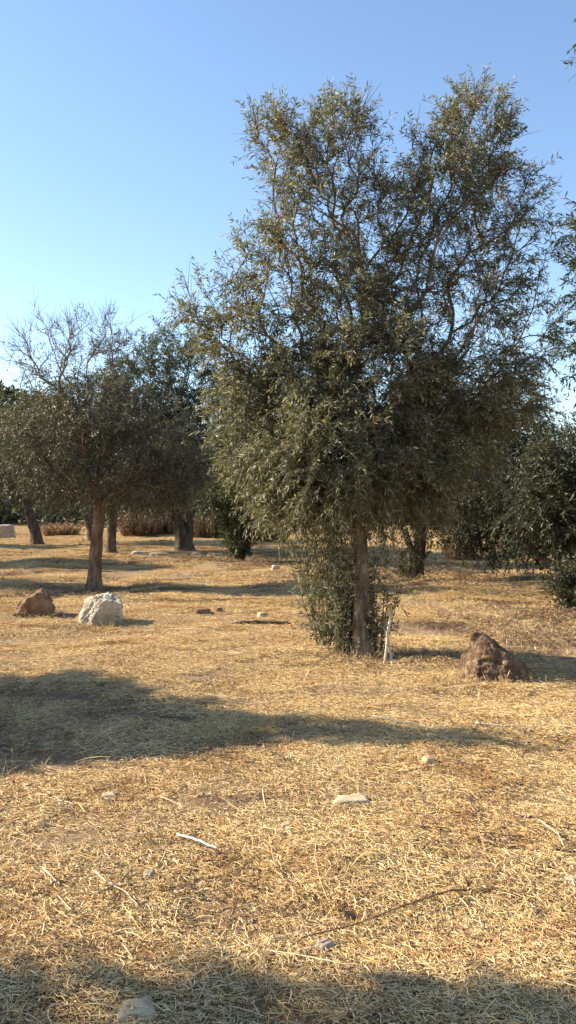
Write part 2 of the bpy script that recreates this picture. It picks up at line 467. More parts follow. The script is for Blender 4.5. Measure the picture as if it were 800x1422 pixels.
def make_tree(name, label, base, trunk, lobes, seed, palette=OLIVE, leaf=M_leaf, bark=M_bark, npts=700, twigs=4, K=16,
              leaf_len=0.07, leaf_w=0.015, fork=None, group=None, tip_r=0.0035, twig_len=(0.16, 0.34), hang=0.3, cat='tree',
              shoots=None, twig_col=(0.13, 0.10, 0.07), more_trunks=(), bf=0.38, branch_sides=6):
    """lobes: (centre xyz, radii xyz, weight, leafiness, up) in world space; the tree is an Empty at its base"""
    rg = rng_(seed)
    base = np.array(base, float)
    if group is None and name == 'olive_tree': group = 'olive trees of the grove'
    root = thing(name, label, cat, base, group)
    trunk = np.array(trunk, float)
    vol = np.array([l[2] * (l[1][0] * l[1][1] * l[1][2]) ** 0.72 for l in lobes])
    cnts = np.maximum(3, (npts * vol / vol.sum()).astype(int))
    pts = []; leafy = []; up = []; ctr = []
    for l, c in zip(lobes, cnts):
        d = norm(rg.normal(0, 1, (c, 3)))
        rr = rg.uniform(0.12, 1, c) ** (1 / 2.2)
        rr = rr * (1 + 0.16 * np.array([mnoise.noise(Vector(x * 2.1) + Vector((seed, 0, 0))) for x in d]) * 2)
        p = np.array(l[0]) + d * rr[:, None] * np.array(l[1])
        pts.append(p); leafy.append(np.full(c, l[3])); up.append(np.full(c, l[4])); ctr.append(np.repeat(np.array(l[0])[None], c, 0))
    pts = np.vstack(pts); leafy = np.concatenate(leafy); up = np.concatenate(up); ctr = np.vstack(ctr)
    tp, pos, par, tips, order = grow(trunk, pts, rg, trunk[-1][2] * 0.8 if fork is None else fork, bf)
    nt_ = len(tp)
    # radii by the pipe model
    p_ = 2.35
    s = np.zeros(len(pos)); s[tips] += tip_r ** p_
    haschild = np.zeros(len(pos), bool); haschild[par[par >= 0]] = True
    s[~haschild] = np.maximum(s[~haschild], tip_r ** p_)
    for i in range(len(pos) - 1, 0, -1): s[par[i]] += s[i]
    rad = s ** (1 / p_)
    best = np.full(len(pos), -1)
    for i in range(nt_, len(pos)):
        k = par[i]
        if best[k] < 0 or s[i] > s[best[k]]: best[k] = i
    acc = Acc()
    for i in range(nt_, len(pos)):
        k = par[i]
        if k >= nt_ and best[k] == i: continue
        ch = [k]; j = i
        while j >= 0: ch.append(j); j = best[j]
        R = rad[ch].copy(); R[0] = min(R[0], R[1] * 1.25)
        if k < nt_: R = np.minimum(R, tp[min(k, nt_ - 1), 3] * 0.92)
        big = R[1] > 0.015
        V, Q, T = tube_arrays(pos[ch] - base, R, branch_sides + 3 if big else (4 if R[1] < 0.006 else branch_sides), cap=True, rough=0.05 if big else 0, rg=rg)
        acc.add(V, Q, T)
    V, Q, T = trunk_mesh(tp, rg, seed=seed)
    V = V - base
    t_o = obj('trunk', mesh_np('trunk', V, Q, T, None, (bark,), smooth=True), root)
    for k, tr in enumerate(more_trunks):
        V, Q, T = trunk_mesh(np.array(tr, float), rg, sides=16, seed=seed + 3 + k)
        obj('trunk', mesh_np('trunk', V - base, Q, T, None, (bark,), smooth=True), root)
    obj('branches', acc.mesh('branches', (bark,)), root)
    # leafy sprays
    tp_i = tips
    S0 = pos[tp_i]; Dn = norm(pos[tp_i] - pos[par[tp_i]])
    lf = leafy[order]; u_ = up[order]; cc = ctr[order]
    S = np.repeat(S0, twigs, 0)
    back = np.repeat(pos[par[tp_i]], twigs, 0)
    fr = rg.uniform(0, 1.0, (len(S), 1)); S = S * (1 - fr) + back * fr
    outd = norm(np.repeat(S0 - cc, twigs, 0))
    D = np.repeat(Dn, twigs, 0) * 0.5 + outd * 0.45 + rg.normal(0, 0.55, S.shape)
    D[:, 2] += np.repeat(u_, twigs)
    L = rg.uniform(*twig_len, len(S))
    dp = rg.uniform(0.0, 0.5, len(S)) * np.clip(1 - np.repeat(u_, twigs) * 1.5, 0.1, 1.5)
    lfr = np.repeat(lf, twigs)
    keep = rg.uniform(0, 1, len(S)) < np.clip(lfr, 0, 1)
    parts = []
    for sel, kk in ((keep, K), (~keep & (rg.uniform(0, 1, len(S)) < 0.8), 0)):
        if sel.any():
            parts.append(sprays(S[sel] - base, D[sel], L[sel], dp[sel], kk, leaf_len, leaf_w, palette, rg, twig_col, hang=hang))
    if shoots is not None:
        parts_s = []
        for (c, rad_, hh, n_) in shoots:
            a = rg.uniform(0, 2 * math.pi, n_); r0 = rg.uniform(0, 0.10, n_)
            St = np.stack([c[0] + r0 * np.cos(a), c[1] + r0 * np.sin(a), np.full(n_, c[2])], 1)
            Dd = np.stack([np.cos(a) * rad_ * rg.uniform(.1, 1, n_), np.sin(a) * rad_ * rg.uniform(.1, 1, n_), hh * rg.uniform(.45, 1.0, n_)], 1)
            Ls = np.linalg.norm(Dd, axis=1)
            parts_s.append(sprays(St - base, Dd, Ls, rg.uniform(0, .12, n_), 34, leaf_len, leaf_w, palette, rg, twig_col, twig_r=0.004, hang=0.05))
            # side sprays along the shoots
            tt = rg.uniform(0.12, 1, (n_ * 5, 1)); St2 = np.repeat(St, 5, 0) + np.repeat(Dd, 5, 0) * tt
            D2 = norm(np.repeat(norm(Dd), 5, 0) * 0.6 + rg.normal(0, .7, (n_ * 5, 3)))
            parts_s.append(sprays(St2 - base, D2, rg.uniform(.12, .3, n_ * 5), rg.uniform(0, .3, n_ * 5), K, leaf_len, leaf_w, palette, rg, twig_col, hang=0.1))
        join_sprays('shoots', parts_s, leaf, root)
    if parts: join_sprays('crown', parts, leaf, root)
    return root

def join_sprays(name, parts, leaf, root):
    off = 0; Vs = []; Qs = []; Cs = []; Ms = []
    for V, Q, c, mi in parts:
        Vs.append(V); Qs.append(Q + off); Cs.append(c); Ms.append(mi); off += len(V)
    me = mesh_np(name, np.vstack(Vs), np.vstack(Qs), None, np.vstack(Cs), (leaf, M_twig), qmat=np.concatenate(Ms))
    return obj(name, me, root, 'stuff')

def lobe(px, py, rx, ry, d, w=1.0, leaf=1.0, up=0.15, depth=None, dd=0.0):
    """a part of a crown outlined in photo pixels at distance d; depth = its radius along the view in metres"""
    s = d / F
    c = P(px, py, d + dd)
    return (c, (rx * s, depth if depth else 0.5 * (rx + ry) * s, ry * s), w, leaf, up)

def trunk_px(pts, d, r0, r1, dd=None, sink=0.06):
    """trunk centre line through photo pixels at distance d; radii from foot to top"""
    out = []
    n_ = len(pts)
    for k, (x, y) in enumerate(pts):
        p = P(x, y, d + (dd[k] if dd else 0))
        out.append([*p, r0 + (r1 - r0) * k / (n_ - 1)])
    out = np.array(out)
    gz = hz(out[0][0], out[0][1])
    out[0][2] = gz - sink
    return out

def copy_tree(src, name, label, loc, rz, scale=1.0, group=None):
    r = src.copy(); C.objects.link(r)
    r.location = loc; r.rotation_euler = (0, 0, rz); r.scale = (scale,) * 3
    r['label'] = label
    for ch in list(src.children):
        c = ch.copy(); C.objects.link(c); c.parent = r
    return r

# --- the main olive tree
b0 = G(502, 912); d0 = b0[1]
tr = trunk_px([(502, 912), (501, 860), (502, 800), (499, 745), (494, 700), (490, 640), (480, 560)], d0, 0.078, 0.052, dd=[0, 0, 0, 0.02, 0.03, 0.05, 0.1])
lb = [lobe(372, 175, 34, 52, d0, .38, .50, .6), lobe(400, 215, 48, 60, d0, .7, .7, .5), lobe(470, 205, 50, 70, d0, .75, .66, .6, dd=.15), lobe(425, 310, 78, 65, d0, .8, .6, .3), lobe(515, 280, 45, 62, d0, .5, .6, .35, dd=.3), lobe(550, 305, 42, 60, d0, .5, .62, .3), lobe(535, 375, 50, 50, d0, .5, .65, .2, dd=-.1),
      lobe(390, 395, 68, 65, d0, .65, .58, .2), lobe(285, 432, 50, 42, d0, .55, .62, .4, dd=.2), lobe(335, 475, 58, 50, d0, .8, .7, .15), lobe(340, 365, 38, 45, d0, .35, .55, .4),
      lobe(660, 195, 56, 64, d0, .85, .8, .5), lobe(615, 270, 60, 70, d0, .8, .8, .25, dd=-.15), lobe(695, 290, 54, 66, d0, .7, .66, .25, dd=.2), lobe(735, 350, 40, 50, d0, .3, .6, .2, dd=.2), lobe(580, 200, 25, 40, d0, .18, .5, .6),
      lobe(665, 400, 85, 70, d0, .7, .55, .15, dd=.2), lobe(745, 470, 50, 55, d0, .6, .65, .0, dd=.3), lobe(570, 390, 60, 70, d0, .7, .6, .1),
      lobe(480, 430, 75, 75, d0, .8, .7, .1), lobe(525, 520, 100, 85, d0, 1.1, .88, .0, dd=-.2), lobe(420, 540, 90, 70, d0, 1.2, .9, .0), lobe(650, 530, 90, 65, d0, .9, .72, -.05),
      lobe(366, 615, 50, 66, d0, 1.3, 1, -.1), lobe(450, 630, 90, 80, d0, 1.5, 1, -.15, dd=-.45), lobe(555, 635, 90, 70, d0, 1.2, 1, -.15, dd=-.2), lobe(645, 620, 60, 60, d0, .8, .9, -.1, dd=.1),
      lobe(405, 678, 60, 42, d0, 1.2, 1, -.25, dd=-.1), lobe(455, 712, 55, 34, d0, .8, 1, -.35, dd=.35), lobe(550, 705, 55, 32, d0, .6, .9, -.3), lobe(448, 770, 34, 34, d0, .6, .9, -.4, dd=.2), lobe(335, 560, 45, 50, d0, .7, .85, 0), lobe(620, 705, 45, 30, d0, .5, .9, -.3), lobe(700, 560, 60, 50, d0, .6, .8, -.1, dd=.3)]
main = make_tree('olive_tree', 'tall slender-trunked olive tree with two leafy tops, nearest the camera', tr[0][:3] + [0, 0, .06], tr, lb, 11,
                 npts=2450, twigs=5, K=17, leaf_len=0.064, leaf_w=0.0124, fork=1.35, tip_r=.0027,
                 shoots=[(P(474, 908, d0 + .12), .44, 1.45, 34), (P(524, 906, d0 + .15), .34, 1.1, 20), (P(452, 895, d0 + .3), .38, 1.25, 20)])

# --- sparse tree behind the white rock, bare on top
b1 = G(131, 818); d1 = b1[1]
tr = trunk_px([(131, 818), (132, 790), (134, 755), (138, 715), (137, 690), (133, 650)], d1, .118, .085)
lb = [lobe(95, 630, 70, 70, d1, 1, .6, -.25), lobe(165, 640, 75, 60, d1, 1, .6, -.2), lobe(75, 570, 60, 55, d1, 1, .55, .0), lobe(150, 570, 75, 55, d1, 1, .62, .0, dd=-.2), lobe(225, 610, 55, 65, d1, .9, .62, -.2),
      lobe(55, 670, 48, 38, d1, 1, .62, -.5), lobe(210, 675, 60, 32, d1, .9, .62, -.5), lobe(130, 690, 40, 20, d1, .3, .3, -.4),
      lobe(70, 478, 62, 50, d1, 1.0, .02, .5), lobe(135, 468, 52, 50, d1, .9, .03, .55), lobe(32, 500, 28, 45, d1, .4, .02, .35), lobe(20, 620, 40, 50, d1, .8, .7, -.1), lobe(255, 650, 40, 50, d1, .8, .7, -.3)]
make_tree('almond_tree', 'sparse brownish tree with bare upper twigs, its trunk rising behind the white rock', tr[0][:3] + [0, 0, .06], tr, lb, 23, palette=DULL, leaf=M_leaf2, bark=M_bark_red,
          npts=1500, twigs=4, K=11, leaf_len=0.075, leaf_w=0.019, fork=1.15, tip_r=.0030, twig_len=(.18, .42), twig_col=(0.10, 0.075, 0.055))

# --- old olives behind, on the left
b2 = G(256, 768); d2 = b2[1]
tr = trunk_px([(256, 768), (254, 748), (250, 730), (240, 712)], d2, .26, .15)
tr2 = trunk_px([(257, 768), (262, 745), (264, 722), (262, 700)], d2, .15, .08)
lb = [lobe(215, 640, 80, 75, d2, 1, 1, -.1), lobe(280, 650, 70, 60, d2, 1, 1, -.1), lobe(200, 550, 70, 65, d2, 1.3, 1, .1), lobe(265, 540, 65, 75, d2, 1.3, .95, .2), lobe(175, 500, 45, 42, d2, 1, .9, .4), lobe(250, 480, 45, 45, d2, .9, .8, .5), lobe(215, 505, 40, 40, d2, .8, .9, .3),
      lobe(290, 600, 50, 60, d2, 1, 1, 0), lobe(235, 700, 60, 22, d2, .5, .9, -.5), lobe(300, 560, 45, 55, d2, .9, .95, .1), lobe(315, 650, 45, 55, d2, 1, 1, -.1), lobe(230, 620, 70, 60, d2, 1, 1, 0, dd=1.6), lobe(230, 640, 65, 50, d2, 1, 1, 0, dd=-1.5)]
make_tree('olive_tree', 'old olive tree with a forked dark trunk, behind the pale stones on the left', tr[0][:3] + [0, 0, .06], tr, lb, 31, palette=DARK, bark=M_bark_dark,
          npts=1350, twigs=4, K=14, leaf_len=0.10, leaf_w=0.026, fork=1.0, more_trunks=(tr2,), twig_len=(.25, .5))
b3 = G(155, 769); d3 = b3[1]
tr = trunk_px([(155, 769), (155, 750), (155, 730), (156, 705)], d3, .14, .10)
lb = [lobe(140, 640, 75, 60, d3, 1, 1, 0, dd=.5), lobe(130, 560, 60, 50, d3, 1, 1, .1, dd=.5), lobe(185, 590, 50, 60, d3, 1, 1, .1, dd=.5), lobe(160, 690, 50, 25, d3, .5, 1, -.4, dd=.3)]
make_tree('olive_tree', 'olive tree on a straight dark trunk just right of the almond trunk', tr[0][:3] + [0, 0, .06], tr, lb, 37, palette=DARK, bark=M_bark_dark,
          npts=500, twigs=4, K=13, leaf_len=0.10, leaf_w=0.026, fork=1.2, twig_len=(.25, .5))
b4 = G(52, 752); d4 = b4[1]
tr = trunk_px([(53, 753), (48, 735), (42, 715), (36, 695)], d4, .19, .13)
lb = [lobe(40, 650, 55, 45, d4, 1, 1, -.1), lobe(15, 620, 50, 50, d4, 1, .95, 0), lobe(80, 630, 45, 50, d4, 1, 1, 0), lobe(45, 580, 45, 40, d4, 1, .9, .2), lobe(-20, 660, 40, 40, d4, .8, 1, 0)]
make_tree('olive_tree', 'olive tree leaning left on a dark trunk, leftmost in the back of the grove', tr[0][:3] + [0, 0, .06], tr, lb, 41, palette=DARK, bark=M_bark_dark,
          npts=520, twigs=4, K=12, leaf_len=0.11, leaf_w=0.03, fork=1.0, twig_len=(.25, .55))
b4b = G(125, 752)
tr = trunk_px([(130, 752), (126, 735), (121, 718), (116, 700)], b4b[1], .17, .10)
lb = [lobe(100, 650, 50, 50, b4b[1], 1, 1, 0), lobe(120, 600, 50, 50, b4b[1], 1, 1, 0), lobe(145, 660, 40, 40, b4b[1], 1, 1, 0)]
make_tree('olive_tree', 'olive tree on a slanting trunk half hidden behind the almond trunk', tr[0][:3] + [0, 0, .06], tr, lb, 43, palette=DARK, bark=M_bark_dark,
          npts=350, twigs=4, K=12, leaf_len=0.11, leaf_w=0.03, fork=1.0, twig_len=(.25, .55))

# --- bushy young tree left of the main trunk
b5 = G(333, 780); d5 = b5[1]
tr = trunk_px([(333, 780), (332, 760), (334, 735), (336, 700)], d5, .075, .05)
lb = [lobe(330, 680, 45, 40, d5, 1, 1, 0), lobe(365, 670, 50, 45, d5, 1, 1, 0), lobe(295, 690, 35, 25, d5, .8, 1, -.2), lobe(345, 620, 55, 50, d5, 1.2, 1, .2), lobe(390, 600, 55, 60, d5, 1.2, 1, .2), lobe(360, 550, 45, 40, d5, .9, 1, .3), lobe(350, 630, 55, 50, d5, 1, 1, 0, dd=1.3), lobe(350, 640, 50, 45, d5, 1, 1, 0, dd=-1.0), lobe(385, 700, 35, 25, d5, .5, 1, -.3)]
make_tree('young_tree', 'small bushy tree with leafy shoots down to the ground, left of the main trunk', tr[0][:3] + [0, 0, .06], tr, lb, 53, palette=DARK, bark=M_bark_dark,
          npts=850, twigs=4, K=13, leaf_len=0.09, leaf_w=0.03, fork=.9, twig_len=(.2, .45), shoots=[(b5, .75, 1.7, 60)])

# --- old olive right of the main trunk, further back
b6 = G(580, 808); d6 = b6[1]
tr = trunk_px([(580, 808), (578, 790), (582, 768), (584, 745), (590, 700)], d6, .125, .10)
tr2 = trunk_px([(577, 808), (572, 785), (570, 760), (562, 735)], d6, .085, .05)
lb = [lobe(580, 675, 70, 52, d6, 1, 1, -.2), lobe(660, 690, 75, 55, d6, 1, 1, -.2), lobe(720, 650, 60, 70, d6, 1, 1, 0), lobe(640, 610, 70, 60, d6, 1, 1, .1), lobe(570, 620, 60, 55, d6, 1, 1, 0), lobe(700, 580, 55, 45, d6, .8, .95, .3),
      lobe(540, 720, 45, 30, d6, .5, 1, -.4), lobe(690, 740, 65, 30, d6, 1.0, 1, -.4), lobe(750, 700, 50, 50, d6, 1, 1, -.1), lobe(760, 620, 40, 40, d6, .7, 1, .1), lobe(610, 735, 30, 18, d6, .2, .8, -.3), lobe(600, 660, 70, 55, d6, 1, 1, -.1, dd=1.3), lobe(680, 650, 65, 60, d6, 1, 1, -.1, dd=1.2), lobe(620, 670, 65, 50, d6, .9, 1, -.1, dd=-1.1), lobe(600, 560, 50, 40, d6, .8, 1, .2), lobe(650, 660, 65, 50, d6, 1, 1, -.1, dd=-1.9), lobe(740, 735, 55, 32, d6, 1, 1, -.3, dd=.6), lobe(735, 758, 60, 20, d6, .7, 1, -.4), lobe(780, 690, 50, 55, d6, 1, 1, 0, dd=.8), lobe(690, 690, 60, 55, d6, 1, 1, 0, dd=.9)]
make_tree('olive_tree', 'dense dark olive tree with sprouting trunk, behind and right of the main trunk', tr[0][:3] + [0, 0, .06], tr, lb, 61, palette=DEEP_SHADE, bark=M_bark_dark,
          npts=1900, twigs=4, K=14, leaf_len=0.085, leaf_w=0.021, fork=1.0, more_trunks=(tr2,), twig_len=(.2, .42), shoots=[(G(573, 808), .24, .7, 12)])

# --- olive at the right edge
b7 = G(822, 846); d7 = b7[1]
tr = trunk_px([(822, 846), (818, 815), (815, 790), (818, 750), (822, 700)], d7, .15, .10)
tr2 = trunk_px([(816, 846), (800, 812), (774, 788), (748, 772), (735, 755)], d7, .075, .03)
lb = [lobe(772, 712, 50, 48, d7, 1.0, .8, -.2), lobe(755, 655, 42, 45, d7, .7, .75, 0), lobe(815, 755, 35, 35, d7, .6, 1, -.4), lobe(810, 700, 60, 60, d7, 1, 1, -.1), lobe(880, 680, 80, 80, d7, 1, 1, 0), lobe(800, 630, 45, 40, d7, .8, .9, .2), lobe(900, 580, 80, 70, d7, 1, 1, .2), lobe(715, 725, 30, 28, d7, .4, .9, -.3)]
make_tree('olive_tree', 'low spreading olive tree cut by the right edge, with a slanting side stem', tr[0][:3] + [0, 0, .06], tr, lb, 71, palette=DEEP_SHADE, bark=M_bark_dark,
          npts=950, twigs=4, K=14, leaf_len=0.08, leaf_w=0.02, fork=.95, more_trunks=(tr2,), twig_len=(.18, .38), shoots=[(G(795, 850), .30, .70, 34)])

# --- tall olive outside the right edge, its sprays reach into the picture
d8 = 7.2
b8 = np.array([3.75, d8, hz(3.75, d8)])
tr = np.array([[3.75, d8, b8[2] - .06, .09], [3.72, d8, .8, .08], [3.75, d8 + .05, 1.6, .07], [3.8, d8 + .05, 2.4, .055]])
lb = [lobe(865, 325, 70, 70, d8, 1, .8, .1), lobe(832, 390, 42, 55, d8, .6, .75, .1), lobe(855, 480, 58, 60, d8, .8, .8, 0), lobe(930, 420, 90, 110, d8, 1.2, .9, .1), lobe(960, 250, 80, 90, d8, 1, .85, .3), lobe(885, 55, 68, 50, d8, .6, .6, .2, dd=-.2), lobe(940, 130, 60, 70, d8, .8, .8, .4), lobe(930, 560, 80, 60, d8, 1, 1, -.1)]
make_tree('olive_tree', 'olive tree beyond the right edge, only its outer sprays hang in at the top', b8, tr, lb, 83, palette=DARK,
          npts=800, twigs=3, K=15, leaf_len=0.072, leaf_w=0.0155, fork=1.3)

# --- grove trees beyond the left edge that shade the foreground
def shade_tree(label, x, y, lobes, seed):
    z = hz(x, y)
    tr = np.array([[x, y, z - .06, .13], [x + .05, y, z + .6, .11], [x - .02, y + .05, z + 1.2, .09], [x, y, z + 1.9, .07]])
    return make_tree('olive_tree', label, (x, y, z), tr, [(*l, 1, .98, .1) for l in lobes], seed, npts=900, twigs=4, K=16, leaf_len=0.10, leaf_w=0.03, fork=1.1, twig_len=(.16, .32))
gA = shade_tree('broad olive tree beyond the left edge, its shadow lies across the middle foreground', -6.2, 6.9,
    [((-6.0, 6.95, 2.2), (1.15, 1.2, .6)), ((-6.3, 7.5, 2.5), (.9, .8, .6)), ((-7.1, 6.8, 2.5), (.8, 1.0, .7)), ((-6.3, 6.3, 2.4), (.8, .6, .5)), ((-6.2, 6.9, 3.1), (.7, .72, .5)), ((-6.9, 7.0, 3.4), (.6, .6, .5)), ((-6.15, 7.02, 3.85), (.42, .3, .4)), ((-6.1, 7.12, 4.35), (.25, .12, .3))], 101)
gB = shade_tree('olive tree beyond the left edge nearest the camera, its shadow fills the bottom edge', -5.4, 3.0,
    [((-5.4, 2.65, 2.6), (1.1, 1.05, .6)), ((-6.2, 2.80, 2.7), (.9, 1.1, .7)), ((-5.3, 3.20, 3.35), (.75, .8, .5)), ((-5.9, 2.70, 3.6), (.7, .7, .5)), ((-5.2, 3.65, 3.9), (.6, .5, .4)), ((-5.6, 2.00, 2.8), (.9, .7, .7)), ((-5.5, 3.00, 4.2), (.5, .5, .4))], 113)
for k, (x, y, rz, lab) in enumerate([(-10.0, 20.4, 1.9, 'olive tree beyond the left edge farther back, shading the ground behind the almond'),
                                     (-13.6, 27.0, 3.6, 'olive tree beyond the left edge at the very back of the grove'),
                                     (-9.2, 15.6, 5.0, 'olive tree beyond the left edge level with the almond tree')]):
    copy_tree(gB, 'olive_tree', lab, (x, y, hz(x, y)), rz, .95)

# ------------------------------------------------------------------ rocks and stones
def rock_mesh(name, size, planes, m, seed, sub=4, rough=.06, fine=.02):
    """a broken stone: a sphere cut by planes (nx,ny,nz,d) in units of its half size, then weathered"""
    import bmesh
    bm = bmesh.new()
    bmesh.ops.create_icosphere(bm, subdivisions=sub, radius=1)
    pl = [(Vector(p[:3]).normalized(), p[3]) for p in planes]
    for v in bm.verts:
        d = v.co.normalized()
        r = 1.25
        for nn, dd in pl:
            c = d.dot(nn)
            if c > 1e-3: r = min(r, dd / c)
        q_ = d * r
        s1 = mnoise.fractal(q_ * 1.7 + Vector((seed, 3.1, 0)), .9, 2.0, 5)
        s2 = mnoise.fractal(q_ * 6 + Vector((seed, 0, 7.7)), .8, 2.1, 4)
        q_ = q_ * (1 + rough * s1 + fine * s2)
        v.co = Vector((q_.x * size[0], q_.y * size[1], q_.z * size[2]))
    me = bpy.data.meshes.new(name)
    bm.to_mesh(me); bm.free()
    me.polygons.foreach_set('use_smooth', np.full(len(me.polygons), sub < 5))
    me.materials.append(m)
    return me
def rock(name, label, pxy, size, planes, m, seed, rz=0, sink=.3, cat='rock', group=None, sub=4, rough=.06, fine=.02):
    p = G(*pxy)
    p = p + np.array([0, size[1] * .6, 0])
    o = obj(name, rock_mesh(name, size, planes, m, seed, sub, rough, fine))
    o.location = (p[0], p[1], hz(p[0], p[1]) + size[2] * (1 - sink) * .75)
    o.rotation_euler = (0, 0, rz)
    return tag(o, label, cat, group)
BOX = [(-1, 0, 0.1, .85), (1, 0, .1, .85), (0, -1, .1, .8), (0, 1, .1, .8), (0, 0, 1, .8), (0, 0, -1, .8)]
rock('rock', 'large white limestone rock in front of the almond trunk', (138, 867), (.265, .22, .265),
     [(-1, -.35, .55, .74), (1, .15, .02, .88), (-.5, -1, .35, .80), (.55, -1, -.1, .74), (0, 1, .2, .8), (.22, -.15, 1, .66), (-.25, .1, 1, .74), (0, 0, -1, .8), (.75, -.35, .75, .93), (.1, -.9, .75, .86)], M_rock_white, 3.3, rough=.17, fine=.05, sub=5)
rock('rock', 'brown angular rock left of the white rock', (45, 857), (.25, .20, .215),
     [(-1, -.2, .35, .85), (1, 0, .05, .85), (.2, -1, .2, .75), (0, 1, .2, .8), (-.62, -.1, 1, .66), (.8, 0, 1, .86), (0, 0, -1, .8), (-.6, -.7, .6, .85)], M_rock_brown, 8.1, rough=.13, fine=.05, sub=5)
rock('rock', 'big pitted brown rock sloping down to the right, right of the main tree', (697, 947), (.30, .25, .275),
     [(-1, -.2, .25, .70), (.64, -.05, .78, .40), (-.3, -1, .4, .62), (.35, -1, .3, .66), (0, 1, .3, .7), (-.30, 0, 1, .88), (0, 0, -1, .8), (1, 0, 0.1, .86)], M_rock_rough, 5.7, rough=.14, fine=.08, sub=5)
rock('rock', 'pale grey rock at the far left edge below the trees', (-2, 748), (.55, .4, .42), BOX, M_stone_grey, 1.2)
FL = [(-1, .2, .2, .85), (1, .1, .15, .8), (.2, -1, .2, .8), (-.3, 1, .1, .85), (.1, 0, 1, .7), (0, 0, -1, .8), (.7, -.7, .4, .95)]
for (nm, lab, px, sz, mm, sd, rz) in [
    ('stone', 'flat tan stone at the bottom edge in the shade', (188, 1420), (.066, .05, .036), M_stone, 2.0, .2),
    ('stone', 'cream stone at the right edge of the foreground', (795, 1229), (.035, .03, .03), M_stone, 4.0, .9),
    ('stone', 'pale flat stone lying in straw below the long shadow', (490, 1116), (.10, .06, .022), M_stone, 6.0, .1),
    ('stone', 'small grey stone standing up under the shadow tip', (596, 1064), (.045, .04, .05), M_stone, 7.0, .5),
    ('stone', 'small cream pebble in the sunlit straw at the middle', (398, 1151), (.032, .025, .022), M_stone, 8.0, .2),
    ('stone', 'brownish pebble near the pale broken stalk', (206, 1220), (.03, .025, .025), M_stone_grey, 9.0, 1.2),
    ('stone', 'small grey stone at the lower edge of the shadow', (150, 1112), (.045, .035, .03), M_stone, 10.0, .2),
    ('stone', 'round tan stone at the far end of the sunlit strip', (383, 795), (.11, .09, .10), M_stone, 12.0, .4),
    ('stone', 'dark stone left of the lying log', (282, 853), (.12, .09, .07), M_rock_brown, 13.0, .3),
    ('stone', 'small dark stone between its neighbour and the lying log', (303, 850), (.07, .06, .06), M_rock_brown, 14.0, .8),
    ('stone', 'flat tan stone above the lying log', (365, 856), (.09, .06, .05), M_stone, 15.0, .8),
    ('stone', 'pale stone leftmost of the row before the old forked olive', (194, 771), (.26, .18, .11), M_stone_grey, 16.0, .1),
    ('stone', 'long pale stone second in the row before the old forked olive', (222, 773), (.30, .18, .09), M_stone_grey, 17.0, .2),
    ('stone', 'whitish stone right of the forked olive trunk', (272, 774), (.16, .14, .12), M_stone, 18.0, .2),
    ('stone', 'flat pale stone rightmost of the row beside the bushy young tree', (298, 774), (.26, .16, .08), M_stone_grey, 19.0, .5),
    ('stone', 'small grey stone beside the dry stem leaf', (452, 1318), (.035, .03, .02), M_stone_grey, 20.0, .5),
]:
    rock(nm, lab, px, sz, FL, mm, sd, rz, cat='stone', group='loose stones in the straw', sub=3, sink=.75, rough=.16)

# ------------------------------------------------------------------ sticks, log, stakes
def stick(name, label, pts, r0, r1, m, cat='stick', lift=.02, sides=7, seed=0, cap=True):
    """pts: photo pixels on the ground, or xyz when 3 long"""
    pp = []
    for p in pts:
        g = G(*p) if len(p) == 2 else np.array(p)
        if len(p) == 2: g = g + np.array([0, 0, lift])
        pp.append(g)
    pp = np.array(pp)
    t = np.linspace(0, 1, len(pp)); tt = np.linspace(0, 1, max(10, 5 * len(pp)))
    cur = np.stack([np.interp(tt, t, pp[:, k]) for k in range(3)], 1)
    rg = rng_(seed + 7)
    cur[1:-1] += rg.normal(0, r0 * .22, cur[1:-1].shape)
    V, Q, T = tube_arrays(cur, np.linspace(r0, r1, len(cur)), sides, cap=True, rough=.06, rg=rg)
    base = cur[0].copy()
    o = obj(name, mesh_np(name, V - base, Q, T, None, (m,), smooth=True))
    o.location = base
    return tag(o, label, cat, {'stalk': 'pale stalks lying in the straw', 'stake': 'stakes beside the main trunk'}.get(cat))
M_pale = bark_material('pale_wood', (0.42, 0.33, 0.21), (0.58, 0.48, 0.33), (0.74, 0.64, 0.47), 30)
M_white = bark_material('bleached_stalk', (0.66, 0.60, 0.50), (0.76, 0.71, 0.62), (0.84, 0.80, 0.72), 40)
M_brown = bark_material('dry_brown_stem', (0.12, 0.065, 0.035), (0.24, 0.14, 0.075), (0.36, 0.23, 0.13), 40)
stick('log', 'dark fallen branch lying in straw left of the main tree', [(322, 869), (360, 866), (412, 868)], .028, .014, M_bark_dark, 'log', lift=.02, seed=1)
stick('stalk', 'white bleached stalk lying in the left foreground', [(246, 1167), (274, 1176), (303, 1188)], .0055, .0045, M_white, 'stalk', lift=.03, seed=2)
stick('stalk', 'long pale stalk lying in the tip of the long shadow', [(518, 1004), (560, 1013), (605, 1024)], .007, .003, M_pale, 'stalk', lift=.05, seed=3)
stick('stalk', 'short pale stalk at the left edge of the foreground', [(60, 1216), (72, 1227), (83, 1238)], .0045, .003, M_pale, 'stalk', lift=.03, seed=4)
stick('stalk', 'bent pale stalk beside the brownish pebble', [(132, 1220), (150, 1236), (172, 1247), (192, 1268)], .004, .002, M_pale, 'stalk', lift=.03, seed=5)
stick('stalk', 'pale curved stalk at the right above the cream stone', [(748, 1150), (775, 1170), (783, 1188)], .0035, .002, M_pale, 'stalk', lift=.04, seed=6)
stick('stalk', 'pale straight stalk lying right of the shadow tip', [(660, 1012), (700, 1016), (746, 1018)], .005, .003, M_pale, 'stalk', lift=.04, seed=8)
